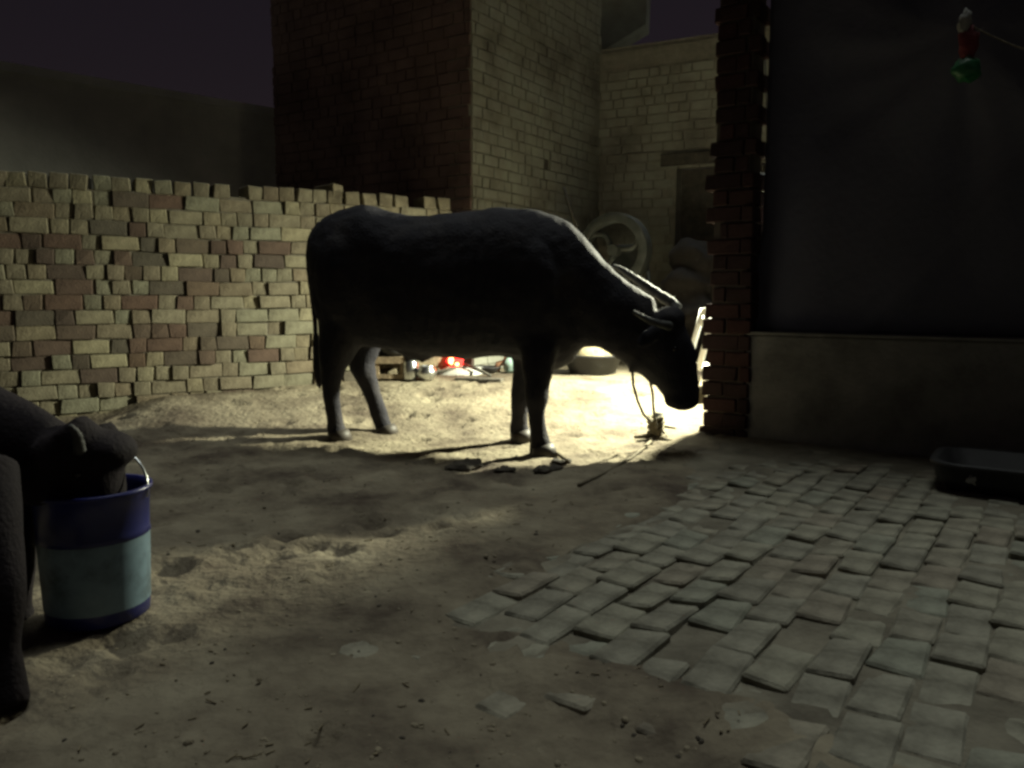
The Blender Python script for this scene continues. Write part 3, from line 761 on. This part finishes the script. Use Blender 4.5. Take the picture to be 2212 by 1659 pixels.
# chaff cutter: flywheel, axle, stand
fw = at(1328, 541, 7.6); wr = 78 * 7.6 / F_PX
cc = thing('chaff_cutter', V((fw.x, fw.y, 0.2)), 'old iron fodder cutter with a big flywheel against the rear house', 'chaff cutter')
ax_ = V((-0.5, -0.86, 0.0)).normalized(); e1 = V((ax_.y, -ax_.x, 0)); 
def ring_mesh(c, r_out, r_in, half, n=48):
    mb = MB(); prof = [(r_out, -half), (r_out, half), (r_in, half), (r_in, -half)]
    for i in range(n):
        a = 2 * math.pi * i / n; d = e1 * math.cos(a) + Z * math.sin(a)
        for r0, h0 in prof: mb.v.append(tuple(c + d * r0 + ax_ * h0))
    for i in range(n):
        for k in range(4):
            mb.f.append((i * 4 + k, i * 4 + (k + 1) % 4, ((i + 1) % n) * 4 + (k + 1) % 4, ((i + 1) % n) * 4 + k))
    return mb
wheel = ring_mesh(fw, wr, wr - 0.085, 0.075).build('flywheel', M['iron'], cc, True, 0.004)
mb = MB(); mb.tube([fw - ax_ * 0.06, fw + ax_ * 0.06], 0.055, 16); mb.build('hub', M['iron'], wheel, False)
for k in range(3):
    a = R(25 + 120 * k); d = e1 * math.cos(a) + Z * math.sin(a); tn = -e1 * math.sin(a) + Z * math.cos(a); mb = MB()
    pts = [fw + d * r0 + tn * (0.09 * math.sin(math.pi * (r0 - 0.04) / (wr - 0.08))) for r0 in [0.04 + (wr - 0.08) * i / 8 for i in range(9)]]
    mb.tube(pts, [(0.022, 0.03)] * 9, 8); mb.build('spoke', M['iron'], wheel, True)
mb = MB(); mb.tube([fw + e1 * (wr - 0.05) + ax_ * 0.03 , fw + e1 * (wr - 0.05) + ax_ * 0.2], 0.016, 8); mb.build('handle', M['wood'], wheel, True)
mb = MB(); mb.tube([fw, fw - ax_ * 0.7], 0.024, 10); mb.build('axle', M['iron'], cc, True)
mb = MB(); bx_ = fw - ax_ * 0.38
mb.box(bx_ - Z * 0.06, e1 * 0.16, ax_ * 0.14, Z * 0.13); mb.build('feed_throat', M['iron'], cc, False, 0.01)
for s0 in (-1, 1):
    for s1 in (-1, 1):
        mb = MB(); mb.tube([bx_ + e1 * 0.14 * s0 + ax_ * 0.12 * s1 - Z * 0.16, V((bx_.x, bx_.y, 0.16)) + e1 * 0.22 * s0 + ax_ * 0.2 * s1], 0.024, 8); mb.build('leg', M['iron'], cc, True)
mb = MB(); mb.box(bx_ + e1 * 0.62 - Z * 0.1, e1 * 0.46, ax_ * 0.13, Z * 0.012); mb.build('chute', M['iron'], cc)
# thin stick standing behind the withers
mb = MB(); a, b = at(1218, 405, 7.4), at(1240, 475, 7.4); d = (b - a); mb.tube([a, b, a + d * 4.2], [0.010, 0.014, 0.018], 8)
o = mb.build('stick', M['dark_wood'], None, True); tag(o, 'thin dark stick leaning upright behind the buffalo withers', 'stick')
# brown heap of sacking in front of the door
mb = MB(); q = G(1478, 800); q = V((at(1478, 640, 7.7).x, 7.7, 0.15))
for k in range(7):
    blob(mb, q + V((random.uniform(-.2, .25), random.uniform(-.12, .12), 0.2 + 0.15 * k)), 0.36 - 0.022 * k, (1, .8, .7), 0.35, seed=k * 3)
hm = organic(mb, 'sack_heap', 0.03, 3)
roughen(hm, q, ((0.02, 8),))
o = link('sack_heap', hm, M['brown_cloth']); o.location = q; tag(o, 'dark brown heap of sacking in front of the doorway', 'sacking')

# white chair half behind the pillar
cY = 5.75; ch = thing('chair', V((at(1530, 800, cY).x + 0.06, cY, ground_z(at(1530, 800, cY).x, cY))), 'white chair half hidden behind the brick pillar in bright light', 'chair')
s_ = at(1520, 792, cY); sz = s_.z; cx_ = s_.x
mb = MB(); mb.box(V((cx_ + 0.145, cY, sz)), V((.225, 0, 0)), V((0, .19, 0)), V((0, 0, .014))); mb.build('seat', M['white'], ch, False, 0.008)
mb = MB(); mb.box(V((cx_ + 0.17, cY - 0.176, sz - 0.05)), V((.185, 0, 0)), V((0, .012, 0)), V((0, 0, .034))); mb.build('apron', M['white'], ch, False, 0.004)
for yy in (-0.17, 0.17):
    mb = MB(); a = V((cx_ - 0.075, cY + yy, sz + 0.0)); b = at(1519, 712, cY) + V((0, yy, 0)); mb.tube([a, b, b + (b - a) * 0.55], [0.022, 0.022, 0.02], 10); mb.build('back_post', M['white'], ch, True)
for xx in (0.0, 0.33):
    for yy in (-0.16, 0.16):
        mb = MB(); gz = ground_z(cx_ + xx, cY + yy); mb.tube([V((cx_ + xx, cY + yy, sz - 0.085)) , V((cx_ + xx * 1.06 - 0.01, cY + yy * 1.05, gz - 0.01))], [0.02, 0.016], 10); mb.build('leg', M['white'], ch, True)
b0 = at(1522, 712, cY) 
for k in range(2):
    a = V((cx_ - 0.03, cY, sz + 0.015)); f_ = 1.2 + 0.3 * k; q = a + (b0 - a) * f_
    mb = MB(); mb.box(q, V((.008, 0, 0)), V((0, .152, 0)), V((0, 0, .028))); mb.build('back_slat', M['white'], ch)

# crate, pots and can
def crate():
    c = G(846, 818); t = thing('crate', c, 'small open wooden crate standing between the buffalo hind legs', 'crate')
    w, d, h = 0.20, 0.18, 0.17
    for s0 in (-1, 1):
        for s1 in (-1, 1):
            mb = MB(); mb.box(c + V((s0 * w / 2, s1 * d / 2, h / 2)), V((.016, 0, 0)), V((0, .016, 0)), Z * (h / 2)); mb.build('post', M['wood'], t)
    for s1 in (-1, 1):
        for z in (0.03, h - 0.02):
            mb = MB(); mb.box(c + V((0, s1 * (d / 2 + 0.02), z)), V((w / 2 + .016, 0, 0)), V((0, .005, 0)), Z * 0.018); mb.build('slat', M['wood'], t)
    for s0 in (-1, 1):
        for z in (0.03, h - 0.02):
            mb = MB(); mb.box(c + V((s0 * (w / 2 + 0.021), 0, z)), V((.005, 0, 0)), V((0, d / 2 + .014, 0)), Z * 0.018); mb.build('slat', M['wood'], t)
    mb = MB(); mb.box(c + V((0, 0, h + 0.006)), V((w / 2 + .02, 0, 0)), V((0, d / 2 + .02, 0)), Z * 0.007); mb.build('lid', M['wood'], t)
    return c + Z * (h + 0.014)
top = crate()
mb = MB(); q = top + V((0.03, 0.0, 0)); mb.lathe(q, [(0, 0.0), (.06, .002), (.105, .03), (.115, .06), (.10, .088), (.07, .1), (.078, .108), (.07, .109), (.0, .10)], 28)
o = mb.build('cooking_pot', M['black'], None, True); tag(o, 'sooty round cooking pot standing on the wooden crate', 'pot')
c = G(887, 820); mb = MB(); mb.lathe(c, [(0, .004), (.058, 0), (.062, .01), (.062, .135), (.05, .155), (.04, .165), (.04, .18), (.046, .182), (.046, .19), (0, .192)], 28)
t = thing('milk_can', c, 'steel milk can standing beside the crate behind the buffalo', 'can'); mb.build('body', M['steel'], t, True)
mb = MB(); mb.tube([c + V((-.046, 0, .16)), c + V((-.04, 0, .21)), c + V((0, 0, .235)), c + V((.04, 0, .21)), c + V((.046, 0, .16))], 0.004, 6); mb.build('handle', M['steel'], t, True)
c = G(922, 820); mb = MB(); mb.lathe(c, [(0, .003), (.05, 0), (.075, .03), (.08, .06), (.07, .09), (.055, .1), (.07, .112), (.066, .112), (.05, .1), (.06, .06), (0, .02)], 28)
o = mb.build('steel_pot', M['steel'], None, True); tag(o, 'small shiny steel pot on the ground right of the milk can', 'pot')

# little fire in a low ash ring
c = G(985, 808); fr = thing('fire', c, 'small red glowing fire low behind the buffalo belly', 'fire')
fp = at(980, 777, c.y)
mb = MB(); blob(mb, V((c.x, c.y + 0.05, c.z - 0.02)), 0.21, (1.2, .7, .45), 0.3, seed=3); mb.build('ash_heap', M['plaster'], fr, True)
mb = MB(); blob(mb, fp + V((0.012, 0.0, 0)), 0.066, (1.05, .8, 1.0), 0.4, seed=1); mb.build('embers', M['ember'], fr, True)
mb = MB(); blob(mb, fp + V((-0.018, -0.042, 0.002)), 0.025, (0.8, .7, 1.4), 0.3, seed=6); mb.build('flame', M['flame'], fr, True)
mb = MB(); blob(mb, fp + V((0.03, -0.044, -0.034)), 0.016, (1, .7, .8), 0.3, seed=8); mb.build('coal', M['flame'], fr, True)
for (a, b) in (((930, 812), (1012, 790)), ((1060, 815), (1000, 786)), ((950, 800), (985, 785))):
    mb = MB(); p0, p1 = G(*a) + Z * 0.012, at(b[0], b[1], c.y + 0.02); mb.tube([p0, p0.lerp(p1, .5) + Z * .008, p1], [.012, .015, .012], 7); mb.build('firewood', M['dark_wood'], fr, True)
# planks and litter on the mud
pls = [((985, 821), (1085, 824), .045, 'dark plank lying flat on the mud just below the fire'), ((918, 838), (1012, 840), .05, 'short dark plank lying nearest the hind legs')]
for (a, b, w, lb) in pls:
    p0, p1 = G(*a) + Z * 0.012, G(*b) + Z * 0.012; d = (p1 - p0); mb = MB(); sd = V((-d.y, d.x, 0)).normalized()
    mb.box((p0 + p1) / 2, d / 2, sd * w, Z * 0.013, 0.004); o = mb.build('plank', M['dark_wood'], None, False, 0.004); tag(o, lb, 'plank', 'planks lying on the mud')
c = G(1052, 806); mb = MB(); mb.lathe(c, [(0, .005), (.07, 0), (.115, .05), (.12, .058), (.112, .058), (.07, .015), (0, .012)], 28)
o = mb.build('bowl', M['black'], None, True); tag(o, 'shallow black bowl on the mud left of the front legs', 'bowl')
c = G(1085, 806); mb = MB(); pts = [c + V((-.05, 0, .02)), c + V((-.03, 0, .08)), c + V((.02, 0, .10)), c + V((.035, 0, .15)), c + V((.0, 0, .19))]
mb.tube(pts, [.03, .03, .022, .018, .012], 9); mb.tube([c + V((.02, 0, .1)), c + V((.08, .01, .12))], [.018, .008], 8)
o = mb.build('stump', M['rust'], None, True); tag(o, 'crooked brown root stump beside the front legs', 'stump')
c = G(1104, 806); mb = MB(); blob(mb, c + Z * .06, 0.085, (.8, .7, .9), 0.5, seed=12); o = mb.build('rag', M['teal_cloth'], None, True); tag(o, 'pale greenish rag lying against the brown stump', 'rag')
# black tub with a pale heap
c = G(1285, 812); c.y += 0.2; c.z = ground_z(c.x, c.y); tb = thing('tub', c, 'wide black tub heaped with pale chaff under the buffalo neck', 'tub')
mb = MB(); mb.lathe(c, [(0, .005), (.19, 0), (.25, .16), (.262, .165), (.262, .18), (.245, .18), (.18, .03), (0, .02)], 36); mb.build('basin', M['black'], tb, True)
mb = MB(); blob(mb, c + Z * .16 + V((0.02, 0, 0)), 0.2, (1, 1, .6), 0.3, seed=4); mb.build('chaff', M['heap'], tb, True)
# dung lumps in front of the fore feet
random.seed(31)
for i, (x, y, r0, lb) in enumerate(((1025, 1012, .085, 'largest dark dung lump left of the front hoof'), (1092, 1016, .035, 'small dung lump midway between the large one and the hoof'), (1180, 1018, .05, 'dark dung lump right below the front hoof'), (1215, 1000, .035, 'little dung lump right of the front hoof'))):
    c = G(x, y); mb = MB()
    for k in range(5): blob(mb, c + V((random.uniform(-r0, r0), random.uniform(-r0, r0) * .8, r0 * .15)), r0 * .7, (1.1, .9, .5), 0.6, seed=i * 7 + k)
    me = organic(mb, 'dung', r0 / 7, 2)
    roughen(me, c, ((0.006, 30),))
    o = link('dung', me, M['dung']); o.location = c; tag(o, lb, 'dung', 'dung lumps by the front hooves')
c = gnd(1195, 982); mb = MB(); mb.tube([G(1190, 975) + Z * .02, G(1208, 990) + Z * .02, G(1226, 1003) + Z * .015], [.008, .012, .01], 7)
o = mb.build('fodder_stalk', M['straw'], None, True); tag(o, 'pale fodder stalk lying at the front hoof', 'stalk')

# straw bits and clods trodden into the mud
random.seed(77); mb = MB(); m2 = MB(); m3 = MB()
for i in range(2400):
    
    if i % 40 == 0 or i < 1: cy_ = 1.0 + 5.4 * random.random() ** 1.3; cx2 = random.uniform(-0.62, 0.30) * cy_
    if i % 3 == 0: y = cy_ + random.gauss(0, 0.10); x = cx2 + random.gauss(0, 0.12)
    else: y = 1.0 + 5.4 * random.random() ** 1.3; x = random.uniform(-0.62, 0.30) * y
    if y < 0.9: continue
    if in_pave(x, y) > 0.25 and random.random() < 0.85: continue
    w = V((x, y, 0)) - WA
    if w.dot(WN) < 0.03: continue
    z = ground_z(x, y); a = random.uniform(0, math.pi); L = random.uniform(.008, .03); d = V((math.cos(a), math.sin(a), random.uniform(-.1, .2))) * L
    if i % 6 == 0:
        s0 = V((-d.y, d.x, 0)).normalized() * 0.0016; mb.box(V((x, y, z + 0.003)), d / 2, s0, Z * 0.0012)
    else:
        r0 = random.choice((.002, .003, .003, .004, .006)) * (0.7 + random.random() * .8)
        (m2 if random.random() < 0.9 else m3).ell(V((x, y, z)), V((math.cos(a), math.sin(a), 0)) * r0 * 1.3, V((-math.sin(a), math.cos(a), 0)) * r0, Z * r0 * .7, 6, 4)
o = mb.build('straw', M['straw']); o['kind'] = 'stuff'; o['label'] = 'bits of straw trodden into the mud'
o = m2.build('mud_clods', M['clod']); o['kind'] = 'stuff'; o['label'] = 'crumbs of dry mud over the yard'
o = m3.build('dung_crumbs', M['dung']); o['kind'] = 'stuff'; o['label'] = 'dark crumbs of dung over the yard'

# ---------------------------------------------------------------- hanging lamp behind the tarp (the light of the picture)
lp = thing('hanging_lamp', LAMP, 'shaded lamp hanging on a cord behind the tarp', 'lamp')
aimd = (LAMP_AIM - LAMP).normalized(); rot = aimd.to_track_quat('-Z', 'Y')
def lv(r, z, k, n): return LAMP + rot @ V((r * math.cos(2 * math.pi * k / n), r * math.sin(2 * math.pi * k / n), z))
mb = MB(); n = 24; prof = [(.03, .10), (.05, .07), (.085, .03), (.09, .028), (.055, .075), (.03, .102)]
for r0, z0 in prof:
    for k in range(n): mb.v.append(tuple(lv(r0, z0, k, n)))
for i in range(len(prof) - 1):
    for k in range(n): mb.f.append((i * n + k, i * n + (k + 1) % n, (i + 1) * n + (k + 1) % n, (i + 1) * n + k))
mb.build('shade', M['iron'], lp, True)
mb = MB(); mb.ell(LAMP + rot @ V((0, 0, .06)), V((.028, 0, 0)), V((0, .028, 0)), V((0, 0, .03))); mb.build('bulb', M['bulb'], lp, True)
mb = MB(); t0 = LAMP + rot @ V((0, 0, .1)); mb.tube([t0, t0 + V((.02, .01, .1)), t0 + V((.02, .3, 1.6))], .004, 6); mb.build('cord', M['black'], lp, True)
ld = bpy.data.lights.new('lamp_light', 'SPOT'); ld.energy = LAMP_W; ld.color = (1.0, 0.99, 0.73); ld.spot_size = R(138); ld.spot_blend = 1.0; ld.shadow_soft_size = 0.075
lo = bpy.data.objects.new('lamp_light', ld); COL.objects.link(lo); lo.parent = lp; lo.rotation_euler = rot.to_euler()
